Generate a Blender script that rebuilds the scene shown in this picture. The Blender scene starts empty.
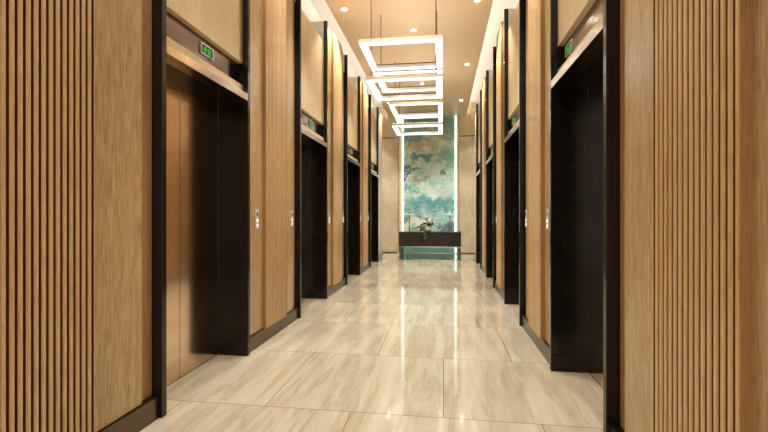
import bpy, bmesh, math, random
from mathutils import Vector, Matrix
random.seed(4)
S = bpy.context.scene
COL = S.collection
U = 1.2                       # eye height in metres; lengths below are given in eye heights

# ------------------------------------------------------------------ camera
cam_d = bpy.data.cameras.new('camera')
cam_d.sensor_width = 36.0
cam_d.lens = 420.0 / 768.0 * 36.0
cam_d.shift_y = -0.6 / 768.0
cam_d.clip_start = 0.02
cam = bpy.data.objects.new('camera', cam_d)
COL.objects.link(cam)
cam.location = (0, 0, U)
cam.rotation_euler = (math.radians(90), 0, math.atan(58.8 / 420.0))
S.camera = cam

# ------------------------------------------------------------------ world and exposure
W = bpy.data.worlds.new('world')
S.world = W
W.use_nodes = True
W.node_tree.nodes['Background'].inputs[0].default_value = (1.0, 0.95, 0.88, 1)
W.node_tree.nodes['Background'].inputs[1].default_value = 0.9  # plain bright surround added as fill, entering by the open back end
S.view_settings.view_transform = 'Standard'
S.view_settings.look = 'None'
S.view_settings.gamma = 1
S.view_settings.use_curve_mapping = False
S.view_settings.exposure = 0.64

E_RING = 1.4          # white pendant diffusers
E_COVE = 9.0         # strips in the ceiling coves
E_SPOT = 84.0         # watts of each recessed downlight
E_DISC = 60.0
E_ART = 2.6
WARM = (1.0, 0.92, 0.80)


# ------------------------------------------------------------------ node helpers
def srgb(r, g, b):
    f = lambda c: (c / 12.92) if c <= 0.04045 else ((c + 0.055) / 1.055) ** 2.4
    return (f(r / 255), f(g / 255), f(b / 255), 1)


def mat(name):
    m = bpy.data.materials.new(name)
    m.use_nodes = True
    nt = m.node_tree
    return m, nt, nt.nodes['Principled BSDF']


def nd(nt, t, **kw):
    n = nt.nodes.new(t)
    for k, v in kw.items():
        if k.startswith('i_'):
            n.inputs[k[2:].replace('_', ' ')].default_value = v
        else:
            setattr(n, k, v)
    return n


def ramp(nt, fac, stops, interp='LINEAR'):
    r = nt.nodes.new('ShaderNodeValToRGB')
    cr = r.color_ramp
    cr.interpolation = interp
    while len(cr.elements) < len(stops):
        cr.elements.new(0.5)
    for e, (p, c) in zip(cr.elements, stops):
        e.position = p
        e.color = c
    nt.links.new(fac, r.inputs[0])
    return r.outputs[0]


def mapping(nt, src, scale=(1, 1, 1), loc=(0, 0, 0), rot=(0, 0, 0)):
    mp = nt.nodes.new('ShaderNodeMapping')
    mp.inputs['Scale'].default_value = scale
    mp.inputs['Location'].default_value = loc
    mp.inputs['Rotation'].default_value = rot
    nt.links.new(src, mp.inputs['Vector'])
    return mp.outputs[0]


def noise(nt, vec, scale, detail=3, rough=0.5, dist=0.0):
    n = nt.nodes.new('ShaderNodeTexNoise')
    n.inputs['Scale'].default_value = scale
    n.inputs['Detail'].default_value = detail
    n.inputs['Roughness'].default_value = rough
    n.inputs['Distortion'].default_value = dist
    nt.links.new(vec, n.inputs['Vector'])
    return n.outputs['Fac']


def mathn(nt, op, a, b=None, c=None, clamp=False):
    n = nt.nodes.new('ShaderNodeMath')
    n.operation = op
    n.use_clamp = clamp
    for i, v in enumerate((a, b, c)):
        if v is None:
            continue
        if isinstance(v, (int, float)):
            n.inputs[i].default_value = v
        else:
            nt.links.new(v, n.inputs[i])
    return n.outputs[0]


def mixc(nt, fac, a, b, mode='MIX'):
    n = nt.nodes.new('ShaderNodeMix')
    n.data_type = 'RGBA'
    n.blend_type = mode
    for i, v in ((0, fac), (6, a), (7, b)):
        if isinstance(v, (int, float, tuple)):
            n.inputs[i].default_value = v
        else:
            nt.links.new(v, n.inputs[i])
    return n.outputs[2]


def objco(nt):
    return nt.nodes.new('ShaderNodeNewGeometry').outputs['Position']


# ------------------------------------------------------------------ materials
def wood(name, dark, mid, light, rough=0.34, cathedral=True, coat=0.4):
    m, nt, b = mat(name)
    p = objco(nt)
    v1 = mapping(nt, p, (1, 1, 0.045))
    fine = noise(nt, v1, 190, 5, 0.7)
    v2 = mapping(nt, p, (1, 1, 0.10))
    wide = noise(nt, v2, 7.5, 3, 0.5, 0.3)
    v3 = mapping(nt, p, (1, 1, 0.16))
    big = noise(nt, v3, 2.2, 2, 0.5)
    if cathedral:
        rings = mathn(nt, 'SINE', mathn(nt, 'MULTIPLY', wide, 46.0))
        rings = mathn(nt, 'MULTIPLY_ADD', rings, 0.5, 0.5)
    else:
        rings = wide
    f = mathn(nt, 'ADD', mathn(nt, 'MULTIPLY', fine, 0.84), mathn(nt, 'MULTIPLY', rings, 0.06 if cathedral else 0.22))
    f = mathn(nt, 'ADD', f, mathn(nt, 'MULTIPLY', big, 0.16))
    c = ramp(nt, f, [(0.36, dark), (0.51, mid), (0.66, light)])
    nt.links.new(c, b.inputs['Base Color'])
    rr = mathn(nt, 'MULTIPLY_ADD', fine, 0.2, rough - 0.1)
    nt.links.new(rr, b.inputs['Roughness'])
    b.inputs['Coat Weight'].default_value = coat
    b.inputs['Coat Roughness'].default_value = 0.16
    bp = nd(nt, 'ShaderNodeBump', i_Strength=0.12, i_Distance=0.002)
    nt.links.new(fine, bp.inputs['Height'])
    nt.links.new(bp.outputs[0], b.inputs['Normal'])
    return m


M = {}
M['wood'] = wood('oak_veneer', srgb(132, 106, 70), srgb(172, 144, 103), srgb(200, 173, 133))
M['wood_slat'] = wood('oak_slats', srgb(150, 118, 76), srgb(182, 148, 102), srgb(202, 170, 124), cathedral=False)
M['wood_back'] = wood('backing_and_groove_shade', srgb(98, 50, 30), srgb(118, 64, 38), srgb(134, 78, 48), 0.5, False, 0.0)  # brown backing; also carries the shade painted into the slat grooves
M['wood_edge'] = wood('darker_oak_edge', srgb(122, 86, 48), srgb(150, 110, 66), srgb(168, 128, 82), 0.36, False, 0.2)
M['wood_upper'] = wood('pale_oak_veneer', srgb(170, 146, 110), srgb(196, 173, 134), srgb(214, 194, 156), 0.4, False, 0.1)


def metal(name, col, rough, brushed=0.0, tint=None):
    m, nt, b = mat(name)
    b.inputs['Metallic'].default_value = 1.0
    b.inputs['Base Color'].default_value = col
    b.inputs['Roughness'].default_value = rough
    if brushed:
        v = mapping(nt, objco(nt), (1, 1, 0.02))
        n = noise(nt, v, 260, 2, 0.6)
        nt.links.new(mathn(nt, 'MULTIPLY_ADD', n, brushed, rough - brushed / 2), b.inputs['Roughness'])
        c = ramp(nt, n, [(0.3, tuple(x * 0.88 for x in col[:3]) + (1,)), (0.7, col)])
        nt.links.new(c, b.inputs['Base Color'])
    return m


M['bronze'] = None
M['bronze_base'] = metal('bronze_skirting', (0.17, 0.135, 0.105, 1), 0.30, 0.1)
M['door_metal'] = metal('brushed_bronze_door', (0.80, 0.62, 0.48, 1), 0.15, 0.05)
M['band_metal'] = metal('satin_bronze_band', (0.20, 0.145, 0.12, 1), 0.16, 0.05)
M['bar_metal'] = metal('polished_bronze_bar', (0.48, 0.41, 0.33, 1), 0.16)
M['steel'] = metal('satin_steel', (0.80, 0.79, 0.77, 1), 0.35)
M['brass'] = metal('brushed_brass', (0.68, 0.48, 0.24, 1), 0.25)
M['champagne'] = metal('champagne_frame', (0.86, 0.78, 0.66, 1), 0.22)


def plain(name, col, rough=0.5, spec=0.5):
    m, nt, b = mat(name)
    n = noise(nt, objco(nt), 30, 2)
    c = ramp(nt, n, [(0.2, tuple(x * 0.94 for x in col[:3]) + (1,)), (0.8, col)])
    nt.links.new(c, b.inputs['Base Color'])
    b.inputs['Roughness'].default_value = rough
    b.inputs['Specular IOR Level'].default_value = spec
    return m


def stone_black():
    m, nt, b = mat('black_marble')
    n = noise(nt, objco(nt), 6, 6, 0.65, 0.8)
    c = ramp(nt, n, [(0.35, (0.006, 0.005, 0.004, 1)), (0.62, (0.011, 0.008, 0.006, 1)), (0.75, (0.016, 0.012, 0.009, 1))])
    nt.links.new(c, b.inputs['Base Color'])
    b.inputs['Roughness'].default_value = 0.16
    b.inputs['Specular IOR Level'].default_value = 0.3
    return m


M['black_stone'] = stone_black()
M['bronze'] = plain('black_bronze_lacquer', (0.010, 0.008, 0.007, 1), 0.14, 0.5)
M['black'] = plain('black_lacquer', (0.012, 0.010, 0.009, 1), 0.3)
M['plate'] = plain('satin_nickel_plate', (0.62, 0.61, 0.58, 1), 0.3)
M['cable'] = plain('brown_cable', (0.05, 0.03, 0.02, 1), 0.5)
M['white'] = plain('white_plaster', (0.80, 0.77, 0.71, 1), 0.6)
M['ceiling'] = plain('tan_ceiling_paint', srgb(214, 190, 154), 0.45)
M['leaf'] = plain('dark_leaf', (0.006, 0.018, 0.004, 1), 0.35)
M['leaf_light'] = plain('yellow_green_leaf', (0.02, 0.035, 0.004, 1), 0.4)
M['twig'] = plain('brown_twig', (0.05, 0.025, 0.012, 1), 0.7)
M['ceramic'] = plain('cream_ceramic', srgb(206, 198, 150), 0.25)
M['pebble'] = plain('soil', (0.05, 0.04, 0.03, 1), 0.9)
M['desk'] = wood('espresso_veneer', (0.007, 0.004, 0.003, 1), (0.013, 0.008, 0.006, 1), (0.022, 0.014, 0.010, 1), 0.5, False, 0.0)


def emit(name, col, strength):
    m, nt, b = mat(name)
    b.inputs['Base Color'].default_value = (0.8, 0.8, 0.8, 1)
    b.inputs['Emission Color'].default_value = (*col[:3], 1)
    b.inputs['Emission Strength'].default_value = strength
    return m


M['ring_light'] = emit('pendant_diffuser', (1.0, 0.96, 0.90), E_RING)
M['cove_light'] = emit('cove_strip', (1.0, 0.95, 0.87), E_COVE)
M['disc_light'] = emit('downlight_lens', (1.0, 0.90, 0.74), E_DISC)
M['art_light'] = emit('cool_edge_light', (0.66, 0.93, 1.0), E_ART)
M['green_led'] = emit('green_digits', (0.01, 0.60, 0.03), 0.55)
_b = M['green_led'].node_tree.nodes['Principled BSDF']; _b.inputs['Base Color'].default_value = (0.004, 0.12, 0.006, 1)
M['lamp_glass'] = plain('pale_green_glass', srgb(196, 230, 210), 0.1)  # pale green glass of the lamp discs, no emission
M['button_glow'] = emit('button_halo', (1.0, 0.95, 0.85), 0.5)


def floor_mat():
    m, nt, b = mat('travertine_tiles')
    p = objco(nt)
    tw, th = 0.93 * U, 0.87 * U
    mp = mapping(nt, p, (1, 1, 1), (0.461 * U, (-2.095 + 40 * 0.87) * U, 0))
    br = nt.nodes.new('ShaderNodeTexBrick')
    br.offset = 0.5
    br.inputs['Color1'].default_value = (0, 0, 0, 1)
    br.inputs['Color2'].default_value = (1, 1, 1, 1)
    br.inputs['Mortar'].default_value = (0.5, 0.5, 0.5, 1)
    br.inputs['Scale'].default_value = 1.0
    br.inputs['Mortar Size'].default_value = 0.0022
    br.inputs['Mortar Smooth'].default_value = 0.0
    br.inputs['Brick Width'].default_value = tw
    br.inputs['Row Height'].default_value = th
    nt.links.new(mp, br.inputs['Vector'])
    rnd = br.outputs['Color']
    off = nt.nodes.new('ShaderNodeVectorMath')
    off.operation = 'MULTIPLY'
    nt.links.new(rnd, off.inputs[0])
    off.inputs[1].default_value = (7.3, 11.9, 3.1)
    ad = nt.nodes.new('ShaderNodeVectorMath')
    ad.operation = 'ADD'
    nt.links.new(p, ad.inputs[0])
    nt.links.new(off.outputs[0], ad.inputs[1])
    v = mapping(nt, ad.outputs[0], (1.0, 0.10, 1.0), (0, 0, 0), (0, 0, math.radians(-7)))
    n1 = noise(nt, v, 7, 6, 0.60, 0.3)
    n2 = noise(nt, v, 34, 4, 0.6, 0.2)
    n3 = noise(nt, ad.outputs[0], 1.6, 3, 0.5)
    f = mathn(nt, 'ADD', mathn(nt, 'MULTIPLY', n1, 0.62), mathn(nt, 'MULTIPLY', n2, 0.22))
    f = mathn(nt, 'ADD', f, mathn(nt, 'MULTIPLY', n3, 0.16))
    c = ramp(nt, f, [(0.30, srgb(146, 136, 116)), (0.42, srgb(174, 165, 144)), (0.55, srgb(187, 180, 162)), (0.70, srgb(203, 198, 184))])
    vein = mathn(nt, 'ABSOLUTE', mathn(nt, 'SUBTRACT', n1, 0.47))
    vein = mathn(nt, 'SUBTRACT', 1.0, mathn(nt, 'MULTIPLY', vein, 42.0, clamp=True), clamp=True)
    c = mixc(nt, mathn(nt, 'MULTIPLY', vein, 0.30), c, srgb(140, 118, 84))
    c = mixc(nt, br.outputs['Fac'], c, srgb(96, 80, 58))
    nt.links.new(c, b.inputs['Base Color'])
    nt.links.new(mathn(nt, 'MULTIPLY_ADD', n3, 0.06, 0.05), b.inputs['Roughness'])
    b.inputs['Specular IOR Level'].default_value = 0.5
    return m


M['floor'] = floor_mat()


def marble():
    m, nt, b = mat('beige_marble')
    p = objco(nt)
    v = mapping(nt, p, (1, 1, 0.5), (0, 0, 0), (0, math.radians(35), 0))
    n1 = noise(nt, v, 2.4, 6, 0.6, 0.8)
    c = ramp(nt, n1, [(0.3, srgb(190, 176, 150)), (0.5, srgb(204, 192, 168)), (0.7, srgb(212, 202, 182))])
    vein = mathn(nt, 'ABSOLUTE', mathn(nt, 'SUBTRACT', n1, 0.5))
    vein = mathn(nt, 'SUBTRACT', 1.0, mathn(nt, 'MULTIPLY', vein, 30.0, clamp=True), clamp=True)
    c = mixc(nt, mathn(nt, 'MULTIPLY', vein, 0.35), c, srgb(178, 154, 116))
    nt.links.new(c, b.inputs['Base Color'])
    b.inputs['Roughness'].default_value = 0.3
    return m


M['marble'] = marble()


def art_material(x0, x1, z0, z1):
    """abstract watercolour clouds; blobs given in (u, v) with v = 1 at the top."""
    m, nt, b = mat('watercolour_painting')
    p = objco(nt)
    wx = noise(nt, p, 3.0, 5, 0.6)
    warp = nt.nodes.new('ShaderNodeTexNoise')
    warp.inputs['Scale'].default_value = 3.4
    warp.inputs['Detail'].default_value = 6
    warp.inputs['Roughness'].default_value = 0.62
    nt.links.new(p, warp.inputs['Vector'])
    sp = nt.nodes.new('ShaderNodeSeparateXYZ')
    nt.links.new(p, sp.inputs[0])
    sw = nt.nodes.new('ShaderNodeSeparateColor')
    nt.links.new(warp.outputs['Color'], sw.inputs[0])
    u = mathn(nt, 'DIVIDE', mathn(nt, 'SUBTRACT', sp.outputs[0], x0), x1 - x0)
    v = mathn(nt, 'DIVIDE', mathn(nt, 'SUBTRACT', sp.outputs[2], z0), z1 - z0)
    uw = mathn(nt, 'ADD', u, mathn(nt, 'MULTIPLY', mathn(nt, 'SUBTRACT', sw.outputs[0], 0.5), 0.85))
    vw = mathn(nt, 'ADD', v, mathn(nt, 'MULTIPLY', mathn(nt, 'SUBTRACT', sw.outputs[1], 0.5), 0.26))
    c = ramp(nt, wx, [(0.3, srgb(134, 188, 184)), (0.5, srgb(178, 206, 196)), (0.7, srgb(212, 220, 208))])
    blobs = [  # u, v, ru, rv, colour, strength
        (0.30, 0.97, 0.60, 0.06, srgb(90, 130, 116), 0.8), (0.85, 0.93, 0.30, 0.10, srgb(100, 142, 130), 0.7),
        (0.20, 0.84, 0.30, 0.05, srgb(60, 124, 118), 0.8), (0.70, 0.85, 0.25, 0.035, srgb(150, 146, 112), 0.6),
        (0.40, 0.79, 0.34, 0.03, srgb(176, 136, 96), 0.7), (0.62, 0.74, 0.16, 0.02, srgb(170, 120, 80), 0.6),
        (0.36, 0.70, 0.26, 0.035, srgb(24, 116, 120), 0.9), (0.85, 0.70, 0.22, 0.06, srgb(110, 164, 150), 0.7),
        (0.14, 0.62, 0.20, 0.02, srgb(30, 96, 100), 0.8), (0.78, 0.60, 0.10, 0.04, srgb(34, 92, 92), 0.7),
        (0.02, 0.56, 0.09, 0.06, srgb(18, 58, 116), 0.95), (0.34, 0.54, 0.18, 0.035, srgb(150, 124, 94), 0.7),
        (0.12, 0.47, 0.20, 0.03, srgb(62, 148, 140), 0.7), (0.34, 0.36, 0.30, 0.06, srgb(40, 136, 144), 0.8),
        (0.70, 0.37, 0.30, 0.05, srgb(44, 132, 134), 0.8), (0.80, 0.29, 0.28, 0.065, srgb(36, 132, 144), 0.8),
        (0.78, 0.265, 0.22, 0.055, srgb(160, 206, 198), 0.9), (0.12, 0.27, 0.30, 0.03, srgb(30, 116, 118), 0.8),
        (0.34, 0.22, 0.30, 0.055, srgb(232, 234, 220), 1.0), (0.90, 0.18, 0.16, 0.06, srgb(14, 78, 96), 0.85),
        (0.15, 0.15, 0.25, 0.05, srgb(120, 176, 170), 0.8), (0.5, 0.03, 0.8, 0.07, srgb(40, 104, 92), 0.9),
    ]
    for (bu, bv, ru, rv, col, st) in blobs:
        du = mathn(nt, 'DIVIDE', mathn(nt, 'SUBTRACT', uw, bu), ru)
        dv = mathn(nt, 'DIVIDE', mathn(nt, 'SUBTRACT', vw, bv), rv)
        r2 = mathn(nt, 'ADD', mathn(nt, 'MULTIPLY', du, du), mathn(nt, 'MULTIPLY', dv, dv))
        f = mathn(nt, 'MULTIPLY', mathn(nt, 'SUBTRACT', 1.25, r2, clamp=True), st, clamp=True)
        f = mathn(nt, 'POWER', f, 0.8)
        c = mixc(nt, f, c, col)
    gr = noise(nt, p, 14, 5, 0.65)
    c = mixc(nt, 0.5, c, ramp(nt, gr, [(0.35, (0.26, 0.30, 0.32, 1)), (0.62, (0.70, 0.70, 0.70, 1))]), 'OVERLAY')
    c = mixc(nt, 0.10, c, srgb(190, 226, 236))
    nt.links.new(c, b.inputs['Base Color'])
    b.inputs['Roughness'].default_value = 0.12
    return m


# ------------------------------------------------------------------ mesh helpers
def bx(bm, x0, x1, y0, y1, z0, z1, mi=0):
    """box given in eye heights"""
    x0, x1 = sorted((x0 * U, x1 * U)); y0, y1 = sorted((y0 * U, y1 * U)); z0, z1 = sorted((z0 * U, z1 * U))
    vs = [bm.verts.new((x, y, z)) for z in (z0, z1) for (x, y) in ((x0, y0), (x1, y0), (x1, y1), (x0, y1))]
    for q in ((3, 2, 1, 0), (4, 5, 6, 7), (0, 1, 5, 4), (1, 2, 6, 5), (2, 3, 7, 6), (3, 0, 4, 7)):
        f = bm.faces.new([vs[i] for i in q]); f.material_index = mi
    return vs


def prism(bm, pts, z0, z1, mi=0):
    """vertical prism over a footprint polygon (eye heights)"""
    lo = [bm.verts.new((x * U, y * U, z0 * U)) for x, y in pts]
    hi = [bm.verts.new((x * U, y * U, z1 * U)) for x, y in pts]
    n = len(pts)
    fs = [bm.faces.new(lo[::-1]), bm.faces.new(hi)]
    for i in range(n):
        fs.append(bm.faces.new((lo[i], lo[(i + 1) % n], hi[(i + 1) % n], hi[i])))
    for f in fs:
        f.material_index = mi
    bmesh.ops.recalc_face_normals(bm, faces=fs)


def lathe(bm, prof, cx, cy, n=20, mi=0):
    """prof: (radius, z) in eye heights"""
    rings = []
    for r, z in prof:
        rings.append([bm.verts.new(((cx + r * math.cos(2 * math.pi * k / n)) * U, (cy + r * math.sin(2 * math.pi * k / n)) * U, z * U)) for k in range(n)])
    fs = []
    for a, b_ in zip(rings, rings[1:]):
        for k in range(n):
            fs.append(bm.faces.new((a[k], a[(k + 1) % n], b_[(k + 1) % n], b_[k])))
    fs.append(bm.faces.new(rings[0][::-1])); fs.append(bm.faces.new(rings[-1]))
    for f in fs:
        f.material_index = mi; f.smooth = True
    bmesh.ops.recalc_face_normals(bm, faces=fs)


def tube(bm, pts, rad, n=8):
    """tube through points, eye heights"""
    prev = None
    P = [Vector(p) for p in pts]
    rs = rad if isinstance(rad, (list, tuple)) else [rad] * len(P)
    fs = []
    for i, p in enumerate(P):
        d = (P[min(i + 1, len(P) - 1)] - P[max(i - 1, 0)]).normalized()
        a = d.orthogonal().normalized(); b_ = d.cross(a)
        ring = [bm.verts.new((p + (a * math.cos(2 * math.pi * k / n) + b_ * math.sin(2 * math.pi * k / n)) * rs[i]) * U) for k in range(n)]
        if prev:
            for k in range(n):
                fs.append(bm.faces.new((prev[k], prev[(k + 1) % n], ring[(k + 1) % n], ring[k])))
        else:
            fs.append(bm.faces.new(ring[::-1]))
        prev = ring
    fs.append(bm.faces.new(prev))
    for f in fs:
        f.smooth = True
    bmesh.ops.recalc_face_normals(bm, faces=fs)


def obj(name, bm, mats, parent=None, bevel=0.0):
    """links bm (world coordinates) as one mesh; its origin goes to its own base, or stays relative to the parent"""
    me = bpy.data.meshes.new(name)
    o = bpy.data.objects.new(name, me)
    if not isinstance(mats, (list, tuple)):
        mats = [mats]
    for m_ in mats:
        me.materials.append(m_)
    xs = [v.co for v in bm.verts]
    c = Vector(((min(v.x for v in xs) + max(v.x for v in xs)) / 2, (min(v.y for v in xs) + max(v.y for v in xs)) / 2, min(v.z for v in xs)))
    bmesh.ops.translate(bm, verts=bm.verts, vec=-c)
    bm.to_mesh(me); bm.free()
    COL.objects.link(o)
    if parent is None:
        o.location = c
    else:
        o.parent = parent
        base = parent.location.copy()
        pp = parent.parent
        while pp:
            base += pp.location; pp = pp.parent
        o.location = c - base
    if bevel:
        md = o.modifiers.new('bevel', 'BEVEL'); md.width = bevel; md.segments = 2; md.limit_method = 'ANGLE'
    return o


def tag(o, label=None, cat=None, group=None, kind=None):
    if label: o['label'] = label
    if cat: o['category'] = cat
    if group: o['group'] = group
    if kind: o['kind'] = kind
    return o


def empty(name, x, y, z, **kw):
    o = bpy.data.objects.new(name, None)
    o.empty_display_size = 0.1
    o.location = (x * U, y * U, z * U)
    COL.objects.link(o)
    return tag(o, **kw)


def B():
    return bmesh.new()


# ------------------------------------------------------------------ layout (eye heights; floor z = 0, eye z = 1)
FL, FR = -1.371, 0.688            # faces of the portal frames, left and right
def SX(s, off): return FL - off if s == 'L' else FR + off
PER = 2.025
FIN = [1.900 + PER * k for k in range(4)]        # near frame of each lift
PIER = [2.822, 4.905, 6.93, 8.955]               # front of the far jamb of each lift
PIER = [f + 0.956 for f in FIN]; PIER[0] = 2.822
T = 0.034                                        # frame thickness
TOPZ = 3.33
HEAD = 1.813
CEIL = 3.60
YB, YE, YEND = -3.0, 9.72, 11.12                 # open back end, end of panelling, end wall
BASE = 0.107
WB = 0.30                                        # wall depth behind the frame face

# ------------------------------------------------------------------ floor, ceiling, coves
bm = B(); bx(bm, -3.2, 2.5, YB - 0.1, YEND + 0.1, -0.05, 0)
tag(obj('floor', bm, M['floor']), 'polished beige travertine tile floor of the lift lobby', 'floor', kind='structure')
bm = B(); bx(bm, -1.41, 0.605, YB, YEND, CEIL, CEIL + 0.05)
tag(obj('ceiling', bm, M['ceiling']), 'flat tan ceiling panel between two bright coves', 'ceiling', kind='structure')
bm = B(); bx(bm, -1.80, 0.99, YB, YEND, 3.90, 3.95)
bx(bm, -1.84, -1.78, YB, YEND, 2.95, 3.95); bx(bm, 0.97, 1.03, YB, YEND, 2.95, 3.95)
bx(bm, -3.2, -1.78, YE - 0.1, YEND, TOPZ, TOPZ + 0.05); bx(bm, 0.97, 2.5, YE - 0.1, YEND, TOPZ, TOPZ + 0.05)
tag(obj('ceiling', bm, M['white']), 'white ceiling cove that glows along both edges of the tan ceiling', 'ceiling', kind='structure')
for i, (s, nm) in enumerate((('L', 'left'), ('R', 'right'))):
    bm = B()
    a, b_ = ((-1.375, -1.335), (0.53, 0.57))[i]
    bx(bm, a, b_, YB + .2, YEND - 0.05, CEIL + 0.052, CEIL + 0.07)
    tag(obj('trim_%d' % (i + 1), bm, M['cove_light']), 'warm light strip lying in the %s ceiling cove' % nm, 'light strip', kind='structure')


# ------------------------------------------------------------------ panelled walls
def slats(s, y0, n, parent, z0=0.0, name='slat_panel'):
    pitch = 0.0274
    bm = B()
    g = 0.0098
    y1 = y0 + n * pitch + .0045
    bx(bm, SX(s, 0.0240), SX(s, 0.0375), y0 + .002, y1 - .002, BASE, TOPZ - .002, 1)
    for k in range(n + 1):
        a = y0 + k * pitch; w = pitch - g; r = 0.0035 if k < n else 0.001
        if k == n: w = 0.0045
        pts = [(SX(s, 0.0240), a), (SX(s, 0.0065 + r), a), (SX(s, 0.0065), a + r), (SX(s, 0.0065), a + w - r), (SX(s, 0.0065 + r), a + w), (SX(s, 0.0240), a + w)]
        prism(bm, pts, BASE, TOPZ)
    for fc in bm.faces:      # groove sides take the backing's brown; unlit shade is put into their colour
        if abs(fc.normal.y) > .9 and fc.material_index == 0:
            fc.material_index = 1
    bx(bm, SX(s, 0.0065), SX(s, 0.036), y0 - .003, y0 - .0003, BASE, TOPZ, 2)  # near end cap in darker oak; bay shading put into its colour
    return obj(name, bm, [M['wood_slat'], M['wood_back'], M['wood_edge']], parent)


def flat(s, y0, y1, parent, near_bevel=True, far_bevel=True, top=TOPZ):
    bm = B()
    a, c = SX(s, 0.036), SX(s, 0.07)
    nb = 0.0; fb = 0.0
    pts = [(SX(s, 0.07), y0)]
    if near_bevel:
        pts += [(SX(s, 0.050), y0), (a, y0 + 0.03)]
    else:
        pts += [(a, y0)]
    if far_bevel:
        pts += [(a, y1 - 0.095), (SX(s, 0.056), y1 - 0.07), (SX(s, 0.056), y1)]
    else:
        pts += [(a, y1)]
    pts += [(SX(s, 0.07), y1)]
    prism(bm, pts, BASE + 0.004, top)
    for f in bm.faces:
        n = f.normal
        if f.calc_center_median().y > (y1 - 0.094) * U and far_bevel and abs(n.z) < .5:
            f.material_index = 1  # far end strip in a darker, more orange oak
    return obj('wood_panel', bm, [M['wood'], M['wood_edge']], parent)


for s, nm in (('L', 'left'), ('R', 'right')):
    wall = empty('wall_' + nm, SX(s, 0.1), 3.4, 0, label='long oak panelled %s wall with slatted bays between lift openings' % nm, cat='wall', kind='structure')
    # masonry core behind the panels
    secs = [(YB, FIN[0]), (PIER[0] + T, FIN[1]), (PIER[1] + T, FIN[2]), (PIER[2] + T, FIN[3]), (PIER[3] + T, YE)]
    bm = B()
    for (a, c) in secs:
        bx(bm, SX(s, 0.0705), SX(s, WB), a, c, 0.0, TOPZ)
    for f, p in zip(FIN, PIER):      # above the lift doors
        bx(bm, SX(s, 0.09), SX(s, WB), f + .001, p + T - .001, 1.86, 3.08)
    obj('wall_core', bm, M['wood_back'], wall)
    for i, (a, c) in enumerate(secs):
        if i == 0:
            n = 16 if s == 'L' else 15
            y1 = 1.499 if s == 'L' else 1.511
            y0 = y1 - n * 0.0274
            slats(s, y0, n, wall)
            flat(s, y1 + .0047, c, wall, False, True)
            flat(s, YB, y0, wall, False, False)
        elif i < 4:
            y0 = a + 0.289
            slats(s, y0, 16, wall)
            flat(s, a, y0, wall, True, False)
            flat(s, y0 + 16 * .0274 + .0047, c, wall, False, True)
        else:
            flat(s, a, c, wall, True, False)
    for i, (f, p) in enumerate(zip(FIN, PIER)):
        bm = B(); bx(bm, SX(s, 0.041), SX(s, 0.088), f + T, p, 2.083, 3.08)
        obj('over_door_panel', bm, M['wood_upper'], wall)
        bm = B(); bx(bm, SX(s, 0.20), SX(s, 0.24), f + T, p, 3.08, TOPZ); bx(bm, SX(s, 0.09), SX(s, 0.24), f + T, p, 3.079, 3.085)
        for (a, c) in ((f, f + T), (p, p + T)):
            bx(bm, SX(s, 0.045), SX(s, 0.24), a + .001, c - .001, 3.079, TOPZ - .001)
        obj('niche_lining', bm, M['white'], wall)
        bm = B(); bx(bm, SX(s, 0.041), SX(s, 0.088), f + T, p, 1.8635, 1.926)
        obj('over_door_rail', bm, M['wood_upper'], wall)
        bm = B(); bx(bm, SX(s, 0.076), SX(s, 0.089), f + T, p, 1.926, 2.083)
        obj('header_band', bm, M['band_metal'], wall)
    # skirting
    bm = B()
    for (a, c) in secs:
        bx(bm, SX(s, 0.019), SX(s, 0.069), a + 0.0005, c - 0.0005, 0, BASE)
    tag(obj('baseboard_' + nm, bm, M['bronze_base'], bevel=0.002), 'dark bronze skirting along the foot of the %s wall' % nm, 'baseboard', kind='structure')

# ------------------------------------------------------------------ lift entrances
ORD = ['first', 'second', 'third', 'fourth']
n_door = 0
for s, nm in (('L', 'left'), ('R', 'right')):
    for i, (f, p) in enumerate(zip(FIN, PIER)):
        n_door += 1
        D = empty('door_%d' % n_door, SX(s, 0.1), (f + p + T) / 2, 0,
                  label='%s lift entrance on the %s wall, counted from the front, with dark bronze doors' % (ORD[i], nm), cat='elevator door', kind='structure')
        for (a, c) in ((f, f + T), (p, p + T)):
            bm = B(); bx(bm, SX(s, 0), SX(s, 0.044), a, c, 0, TOPZ)
            obj('side_frame', bm, M['bronze'], D, bevel=0.0015)
        bm = B(); bx(bm, SX(s, 0), SX(s, 0.089), f + T, p, HEAD, HEAD + 0.05)
        obj('head_bar', bm, M['bar_metal'], D, bevel=0.0015)
        for (a, c) in ((f, f + T), (p, p + T)):      # marble reveals, with a plinth block
            bm = B(); bx(bm, SX(s, 0.0455), SX(s, 0.224), a + (.0005 if a == p else 0), c - (.0005 if a == f else 0), 0, 3.078)
            obj('reveal', bm, M['black_stone'], D)
            e = -1 if a == p else 1
            bm = B(); y_ = a if a == p else c
            bx(bm, SX(s, 0.002), SX(s, 0.222), y_, y_ + e * 0.004, 0.0, BASE)
            obj('plinth_block', bm, M['black_stone'], D, bevel=0.001)
        bm = B(); bx(bm, SX(s, 0.09), SX(s, 0.224), f + T, p, HEAD, HEAD + 0.045)
        obj('soffit', bm, M['black_stone'], D)
        mid = (f + p + T) / 2
        for (a, c) in ((f + T, mid - 0.002), (mid + 0.002, p)):
            bm = B(); bx(bm, SX(s, 0.226), SX(s, 0.25), a, c, 0.004, HEAD + 0.04)
            obj('door_leaf', bm, M['door_metal'], D, bevel=0.002)
        bm = B(); bx(bm, SX(s, 0.252), SX(s, 0.29), f + T, p, 0.0, HEAD + 0.04)
        obj('shaft_lining', bm, M['black'], D)
        bm = B(); bx(bm, SX(s, 0.226), SX(s, 0.251), f + T, p, 0.0, 0.003)
        obj('sill', bm, M['bronze'], D)

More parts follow.
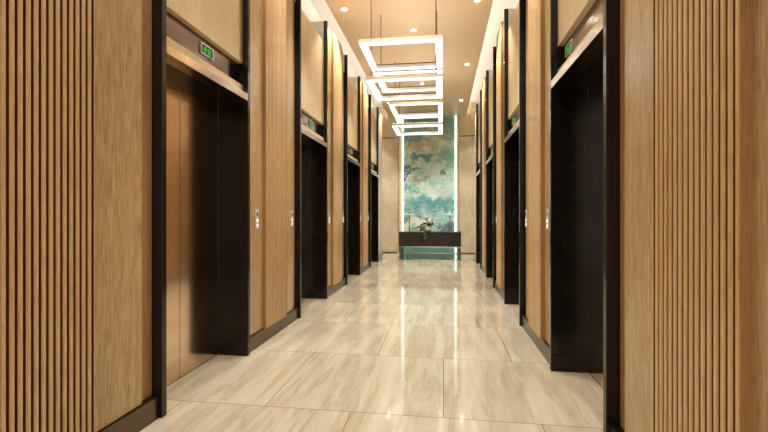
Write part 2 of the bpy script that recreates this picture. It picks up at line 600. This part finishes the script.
# ------------------------------------------------------------------ end wall
bm = B(); bx(bm, -3.2, 2.5, YEND, YEND + 0.1, 0, 3.95)
tag(obj('wall_back', bm, M['marble']), 'pale beige marble wall closing the far end of the corridor', 'wall', kind='structure')
bm = B(); bx(bm, -3.25, -3.2, YE - .1, YEND, 0, TOPZ)
tag(obj('wall_side_left', bm, M['marble']), 'beige side wall of the left cross passage', 'wall', kind='structure')
bm = B(); bx(bm, 2.5, 2.55, YE - .1, YEND, 0, TOPZ)
tag(obj('wall_side_right', bm, M['marble']), 'beige side wall of the right cross passage', 'wall', kind='structure')
bm = B(); bx(bm, -3.2, SX('L', WB), YE - .1, YE, 0, TOPZ); bx(bm, SX('R', WB), 2.5, YE - .1, YE, 0, TOPZ)
tag(obj('wall_return', bm, M['marble']), 'beige return walls behind the ends of the panelling', 'wall', kind='structure')
AX0, AX1 = -1.035, 0.315
for x0, x1, nm in ((-3.0, -1.21, 'left'), (0.44, 2.3, 'right')):
    bm = B()
    e = 0.45
    for k in range(5):
        a = x0 + (x1 - x0) * k / 5; c = x0 + (x1 - x0) * (k + 1) / 5
        bx(bm, a + .002, c - .002, YEND - 0.015, YEND, 3.075, 3.94)
    bx(bm, x0, x1, YEND - 0.006, YEND, 3.055, 3.075, 1)
    tag(obj('trim_%d' % (3 if nm == 'left' else 4), bm, [M['wood_upper'], M['bronze']]), 'pale oak band above the marble, %s of the painting' % nm, 'wall trim', kind='structure')
for i, x in enumerate((-1.165, 0.405)):
    bm = B(); bx(bm, x - 0.022, x + 0.022, YEND - 0.03, YEND, 0, CEIL - .002)
    tag(obj('trim_%d' % (5 + i), bm, M['wood']), 'tall brown timber trim on the %s side of the painting' % ('left', 'right')[i], 'wall trim', kind='structure')
    xa, xb = ((-1.142, -1.06), (0.34, 0.382))[i]
    bm = B(); bx(bm, xa, xb, YEND - 0.012, YEND, 0.03, CEIL - .002)
    tag(obj('trim_%d' % (7 + i), bm, M['wood_upper']), 'pale timber strip between the painting and its %s trim' % ('left', 'right')[i], 'wall trim', kind='structure')
bm = B(); bx(bm, -3.2, -1.19, YEND - 0.012, YEND, 0, 0.03); bx(bm, 0.43, 2.5, YEND - 0.012, YEND, 0, 0.03)
tag(obj('baseboard_back', bm, M['bronze_base']), 'thin dark skirting under the end marble', 'baseboard', kind='structure')

art = empty('wall_painting', (AX0 + AX1) / 2, YEND - 0.02, 0.03, label='tall abstract teal and white watercolour cloud painting on the end wall', cat='painting')
bm = B(); bx(bm, AX0, AX1, YEND - 0.04, YEND - 0.022, 0.03, CEIL - 0.004)
obj('canvas', bm, art_material(AX0 * U, AX1 * U, 0, CEIL * U), art)
for x in (AX0 - 0.022, AX1 + 0.002):
    bm = B(); bx(bm, x, x + 0.020, YEND - 0.060, YEND - 0.004, 0.03, CEIL - 0.004)
    tag(obj('edge_light', bm, M['art_light'], art), 'bright cool white light strip')

# ------------------------------------------------------------------ reception desk on its mirror plinth
DX0, DX1, DY0, DY1 = -0.985, 0.402, 9.45, 10.0
bm = B(); bx(bm, DX0, DX1, DY0 + 0.004, YEND - 0.05, 0, 0.012)
tag(obj('floor_plinth', bm, metal('bronze_mirror_plinth', (0.42, 0.36, 0.29, 1), 0.09)), 'low mirror polished bronze plinth lying under the dark desk', 'plinth')
desk = empty('reception_desk', (DX0 + DX1) / 2, (DY0 + DY1) / 2, 0.012, label='long dark brown reception desk in front of the painting', cat='desk')
bm = B(); bx(bm, DX0, DX1, DY0, DY1, 0.305, 0.606)
obj('desk_box', bm, M['desk'], desk, bevel=0.003)
bm = B(); bx(bm, DX0 - .006, DX1 + .006, DY0 - .006, DY1 + .006, 0.606, 0.628)
obj('desk_top', bm, M['black'], desk, bevel=0.004)
bm = B(); bx(bm, DX0 + .01, DX1 - .01, DY0 + .004, DY0 + .03, 0.285, 0.305)
obj('bottom_rail', bm, M['bar_metal'], desk)
bm = B(); bx(bm, DX0 + .09, DX1 - .09, DY1 - .03, DY1 - .015, 0.10, 0.118)
obj('stretcher', bm, M['bar_metal'], desk)
for a in (DX0 + .005, DX1 - .065):
    bm = B(); bx(bm, a, a + .06, DY0 + .04, DY1 - .01, 0.012, 0.305)
    obj('leg', bm, M['bronze_base'], desk, bevel=0.002)


def desk_lamp(x, y, label):
    L = empty('table_lamp', x, y, 0.628, label=label, cat='lamp', group='pair of slim lamps on the reception desk')
    bm = B(); lathe(bm, [(0.045, 0.628), (0.045, 0.636), (0.012, 0.642)], x, y); obj('base', bm, M['brass'], L)
    bm = B(); lathe(bm, [(0.011, 0.642), (0.011, 1.00)], x, y, 10); obj('pole', bm, M['brass'], L)
    bm = B(); lathe(bm, [(0.012, 1.000), (0.13, 1.004), (0.145, 1.010), (0.145, 1.018), (0.10, 1.024), (0.012, 1.028)], x, y, 28); obj('lamp_shade', bm, M['lamp_glass'], L)
    bm = B(); lathe(bm, [(0.02, 1.034), (0.024, 1.042), (0.010, 1.062)], x, y, 12); obj('finial', bm, M['brass'], L)


desk_lamp(-0.765, 9.70, 'left slim brass table lamp with flat pale green glass disc on the desk')
desk_lamp(0.160, 9.70, 'right slim brass table lamp with flat pale green glass disc on the desk')

# potted plant on the desk
px, py, pz = -0.42, 9.56, 0.6285
P = empty('potted_plant', px, py, pz, label='small leafy potted plant with drooping branch on the middle of the desk', cat='plant')
bm = B(); lathe(bm, [(0.05, pz), (0.085, pz + .02), (0.105, pz + .055), (0.10, pz + .06), (0.09, pz + .05)], px + .08, py, 20); obj('pot', bm, M['ceramic'], P)
bm = B(); lathe(bm, [(0.088, pz + .046), (0.088, pz + .051)], px + .08, py, 16); obj('soil', bm, M['pebble'], P)
st = [[(px + .08, py, pz + .05), (px + .03, py - .02, pz + .12), (px + .06, py, pz + .20), (px + .04, py, pz + .27)],
      [(px + .04, py - .02, pz + .12), (px - .06, py - .05, pz + .15), (px - .14, py - .06, pz + .11)],
      [(px + .05, py, pz + .17), (px + .12, py, pz + .18), (px + .20, py, pz + .16)],
      [(px + .03, py - .02, pz + .10), (px - .05, py - .12, pz + .06), (px - .07, py - .20, pz - .02), (px - .02, py - .22, pz - .08)]]
bm = B()
for q in st:
    tube(bm, q, 0.006, 6)
obj('branches', bm, M['twig'], P)


def leaf(bm, c, d, L, w, droop=0.25, mi=0):
    d = Vector(d).normalized(); c = Vector(c)
    side = d.cross(Vector((0, -0.5, 1))).normalized(); up = side.cross(d)
    N = 6; rows = []
    for k in range(N + 1):
        t = k / N
        ww = w * math.sin(math.pi * min(0.98, t * 0.9 + 0.06)) ** 0.8
        mid = c + d * L * t - Vector((0, 0, 1)) * droop * L * t * t
        rows.append([bm.verts.new((mid + side * ww + up * ww * .35) * U), bm.verts.new(mid * U), bm.verts.new((mid - side * ww + up * ww * .35) * U)])
    for a, b_ in zip(rows, rows[1:]):
        for k in (0, 1):
            f = bm.faces.new((a[k], a[k + 1], b_[k + 1], b_[k])); f.smooth = True; f.material_index = mi


bm = B()
for q in st:
    for j in range(1, len(q)):
        for r in range(4):
            low = q is st[3] and j > 1
            p0 = Vector(q[j]) + Vector((random.uniform(-.02, .02), random.uniform(-.02, .02), random.uniform(-.01, .01)))
            dr = Vector((random.uniform(-1, 1), random.uniform(-.9, .3), random.uniform(-.35, .45)))
            if low: dr = Vector((random.uniform(-.4, 1), -0.35, random.uniform(-.6, .1)))
            leaf(bm, p0, dr, random.uniform(.09, .15), random.uniform(.018, .028), 0.25, 1 if low or random.random() < .2 else 0)
fo = obj('foliage', bm, [M['leaf'], M['leaf_light']], P)
sd = fo.modifiers.new('thickness', 'SOLIDIFY'); sd.thickness = 0.0012

# small objects at the right of the pot
bm = B(); lathe(bm, [(0.028, 0.628), (0.030, 0.645), (0.022, 0.655), (0.012, 0.657)], -0.02, 9.62, 16)
tag(obj('brass_dish', bm, M['brass']), 'small brass dish on the desk between the plant and the right lamp', 'dish')

# ------------------------------------------------------------------ floor indicators and call panels
def indicator(s, i, nm):
    f, p = FIN[i], PIER[i]
    yc = f + ((0.515, 0.56, 0.60, 0.62)[i] if s == 'L' else 0.775)
    zc = 2.012; hw, hh = 0.067, 0.033
    I = empty('floor_indicator', SX(s, 0.07), yc, zc - hh, label='small green floor display above the %s lift on the %s wall' % (ORD[i], nm), cat='display', group='floor displays over the lifts')
    bm = B()
    o0, o1 = 0.064, 0.0755
    bx(bm, SX(s, o0), SX(s, o1), yc - hw, yc + hw, zc + hh - .005, zc + hh)
    bx(bm, SX(s, o0), SX(s, o1), yc - hw, yc + hw, zc - hh, zc - hh + .005)
    bx(bm, SX(s, o0), SX(s, o1), yc - hw, yc - hw + .005, zc - hh + .005, zc + hh - .005)
    bx(bm, SX(s, o0), SX(s, o1), yc + hw - .005, yc + hw, zc - hh + .005, zc + hh - .005)
    tag(obj('bezel', bm, M['steel'], I), 'silver bezel')
    bm = B(); bx(bm, SX(s, 0.068), SX(s, 0.0755), yc - hw + .005, yc + hw - .005, zc - hh + .005, zc + hh - .005)
    obj('screen', bm, M['black'], I)
    # green segments: an arrow and one character; local frame u along the wall in reading direction
    e = 1 if s == 'L' else -1
    bm = B()
    def seg(u0, u1, v0, v1):
        bx(bm, SX(s, 0.0662), SX(s, 0.0679), yc + e * u0, yc + e * u1, zc + v0, zc + v1)
    for k in range(4):                                   # arrow head, stepped
        w = 0.004 + 0.0045 * k
        seg(-0.022 - w, -0.022 + w, 0.014 - 0.005 * k, 0.0185 - 0.005 * k)
    seg(-0.027, -0.017, -0.018, 0.0)
    seg(0.010, 0.036, 0.010, 0.016); seg(0.010, 0.036, -0.003, 0.003); seg(0.010, 0.036, -0.017, -0.011)
    seg(0.029, 0.036, 0.003, 0.010); seg(0.010, 0.017, -0.011, -0.003)
    tag(obj('digits', bm, M['green_led'], I), 'glowing green arrow and number')


def call_panel(s, y, label):
    zc = 0.972; hw, hh = 0.026, 0.074
    Pn = empty('call_panel', SX(s, 0.03), y, zc - hh, label=label, cat='call panel', group='lift call panels on the oak walls')
    bm = B(); bx(bm, SX(s, 0.028), SX(s, 0.036), y - hw, y + hw, zc - hh, zc + hh); obj('plate', bm, M['plate'], Pn, bevel=0.002)
    bm = B(); bx(bm, SX(s, 0.0268), SX(s, 0.0279), y - .012, y + .012, zc + .022, zc + .050); tag(obj('screen', bm, M['band_metal'], Pn), 'small dark display')
    for dz in (-.012, -.048):
        bm = B()
        n = 16
        xo, xi = SX(s, 0.0245), SX(s, 0.0279)
        a = [bm.verts.new((xi * U, (y + .012 * math.cos(2 * math.pi * k / n)) * U, (zc + dz + .012 * math.sin(2 * math.pi * k / n)) * U)) for k in range(n)]
        c = [bm.verts.new((xo * U, v.co.y, v.co.z)) for v in a]
        fs = [bm.faces.new(a), bm.faces.new(c[::-1])] + [bm.faces.new((a[k], a[(k + 1) % n], c[(k + 1) % n], c[k])) for k in range(n)]
        bmesh.ops.recalc_face_normals(bm, faces=fs)
        obj('button', bm, M['button_glow'], Pn)


for s, nm in (('L', 'left'), ('R', 'right')):
    for i in range(4):
        indicator(s, i, nm)
    for k in range(3):
        o = PER * k + (0.02 if k else 0)
        call_panel(s, 3.035 + o, 'silver call panel on the %s wall just past the %s lift' % (nm, ORD[k]))
        call_panel(s, 3.785 + o, 'silver call panel on the %s wall just before the %s lift' % (nm, ORD[k + 1]))


# ------------------------------------------------------------------ recessed downlights
def downlight(x, y, label, power=1.0):
    D = empty('downlight', x, y, CEIL - 0.006, label=label, cat='ceiling light', group='recessed downlights in the tan ceiling')
    bm = B(); n = 24
    ring = [(0.040, CEIL - .001), (0.040, CEIL - .006), (0.030, CEIL - .006), (0.030, CEIL - .001)]
    rs = [[bm.verts.new(((x + r * math.cos(2 * math.pi * k / n)) * U, (y + r * math.sin(2 * math.pi * k / n)) * U, z * U)) for k in range(n)] for r, z in ring]
    for a in range(4):
        c = (a + 1) % 4
        for k in range(n):
            bm.faces.new((rs[a][k], rs[a][(k + 1) % n], rs[c][(k + 1) % n], rs[c][k]))
    bmesh.ops.recalc_face_normals(bm, faces=bm.faces[:])
    obj('trim_ring', bm, M['white'], D)
    bm = B(); lathe(bm, [(0.0295, CEIL - .001), (0.0295, CEIL - .004)], x, y, n); obj('lens', bm, M['disc_light'], D)
    ld = bpy.data.lights.new('downlight_beam', 'SPOT')
    ld.energy = E_SPOT * power; ld.color = WARM; ld.spot_size = math.radians(98); ld.spot_blend = 0.35; ld.shadow_soft_size = 0.03
    lo = bpy.data.objects.new('downlight_beam', ld); COL.objects.link(lo)
    lo.parent = D; lo.location = (0, 0, -0.012)


rows = [('second', 5.17), ('third', 7.34), ('fourth', 9.62)]
for nm_, y in [('behind', -1.35), ('beside', 0.82), ('first', 2.99)] + rows:
    for x, sd_ in ((-1.225, 'left'), (0.412, 'right')):
        downlight(x, y, 'recessed downlight on the %s edge of the ceiling, %s row' % (sd_, nm_), {'fourth': 2.0, 'beside': 0.58, 'behind': 0.5, 'first': 1.45, 'second': 1.5}.get(nm_, 1.3))
for nm_, y in [('behind', -0.6), ('beside', 1.55), ('first', 3.72), ('second', 5.89), ('third', 8.3)]:
    downlight(-0.405, y, 'recessed downlight on the centre line of the ceiling, %s place' % nm_, {'behind': 0.5, 'beside': 0.85}.get(nm_, 1.3))


for nm_, x in (('left', -2.3), ('right', 1.75)):
    PL = empty('passage_fill', x, 10.2, TOPZ - 0.02, label='added out-of-view fill lamp in the %s cross passage, lighting the end wall' % nm_, cat='ceiling light')  # unseen fill added in the passage to brighten the end wall
    bm = B(); lathe(bm, [(0.16, TOPZ - .0005), (0.16, TOPZ - .015), (0.14, TOPZ - .02)], x, 10.2, 24); obj('lens', bm, emit('passage_fill_lens', (1, .96, .90), 60), PL)

# ------------------------------------------------------------------ square pendant lights: clusters of three rings
M['frame_white'] = plain('cream_aluminium', (0.80, 0.75, 0.67, 1), 0.35)
M['ring_paint'] = plain('champagne_paint', (0.60, 0.50, 0.38, 1), 0.4)
M['ceiling_fill'] = emit('added_ceiling_fill', (1.0, 0.96, 0.91), 6.5)  # upward glow added to lift the ceiling
M['inner_glow'] = emit('pendant_side_glow', (1.0, 0.95, 0.86), 0.02)


def square_ring(Pn, y0, z0, label):
    x0, x1, L, w, hi = -0.85, 0.0, 0.85, 0.076, 0.042
    LY = 0.835
    y1 = y0 + LY
    def sq(bm, a, z_0, z_1, w_):
        X0, X1, Y0, Y1 = x0 + a, x1 - a, y0 + a, y1 - a
        bx(bm, X0, X1, Y0, Y0 + w_, z_0, z_1); bx(bm, X0, X1, Y1 - w_, Y1, z_0, z_1)
        bx(bm, X0, X0 + w_, Y0 + w_, Y1 - w_, z_0, z_1); bx(bm, X1 - w_, X1, Y0 + w_, Y1 - w_, z_0, z_1)
    bm = B(); sq(bm, 0.0, z0 + 0.006, z0 + hi, w); R = tag(obj('light_ring', bm, M['ring_paint'], Pn), label)
    bm = B(); sq(bm, 0.004, z0, z0 + 0.006, w - .008); tag(obj('diffuser', bm, M['ring_light'], R), 'glowing white underside')
    bm = B(); sq(bm, w, z0 + 0.004, z0 + hi - .002, .002); tag(obj('inner_diffuser', bm, M['inner_glow'], R), 'softly glowing inner side')
    bm = B(); sq(bm, w - .024, z0 + hi, z0 + hi + 0.010, .024); tag(obj('top_cover', bm, M['black'], R), 'black top plate')
    bm = B(); sq(bm, 0.015, z0 + hi, z0 + hi + 0.004, w - .045); obj('added_fill_strip', bm, M['ceiling_fill'], R)  # hidden strip added on top of the ring to brighten the ceiling


for c, cn in ((0, 'near'), (1, 'far')):
    o = 2.40 * c
    Pn = empty('pendant_chandelier', -0.425, 5.06 + o, 2.50, label='%s cluster of three overlapping square white light rings hung from the ceiling' % cn, cat='chandelier', group='ring chandeliers on the ceiling')
    square_ring(Pn, 4.20 + o, 2.75, 'front upper ring')
    square_ring(Pn, 5.105 + o, 2.75, 'rear upper ring')
    square_ring(Pn, 4.60 + o, 2.50, 'lower ring')
    for cx in (-0.795, -0.075):
        for cy in (4.64 + o, 5.39 + o):
            bm = B(); tube(bm, [(cx, cy, 2.54), (cx, cy, CEIL)], 0.0048, 6)
            obj('cable', bm, M['cable'], Pn)
        for cy in (4.99 + o, 5.15 + o):
            bm = B(); tube(bm, [(cx, cy, 2.535), (cx, cy, 2.752)], 0.004, 6)
            obj('connector', bm, M['cable'], Pn)
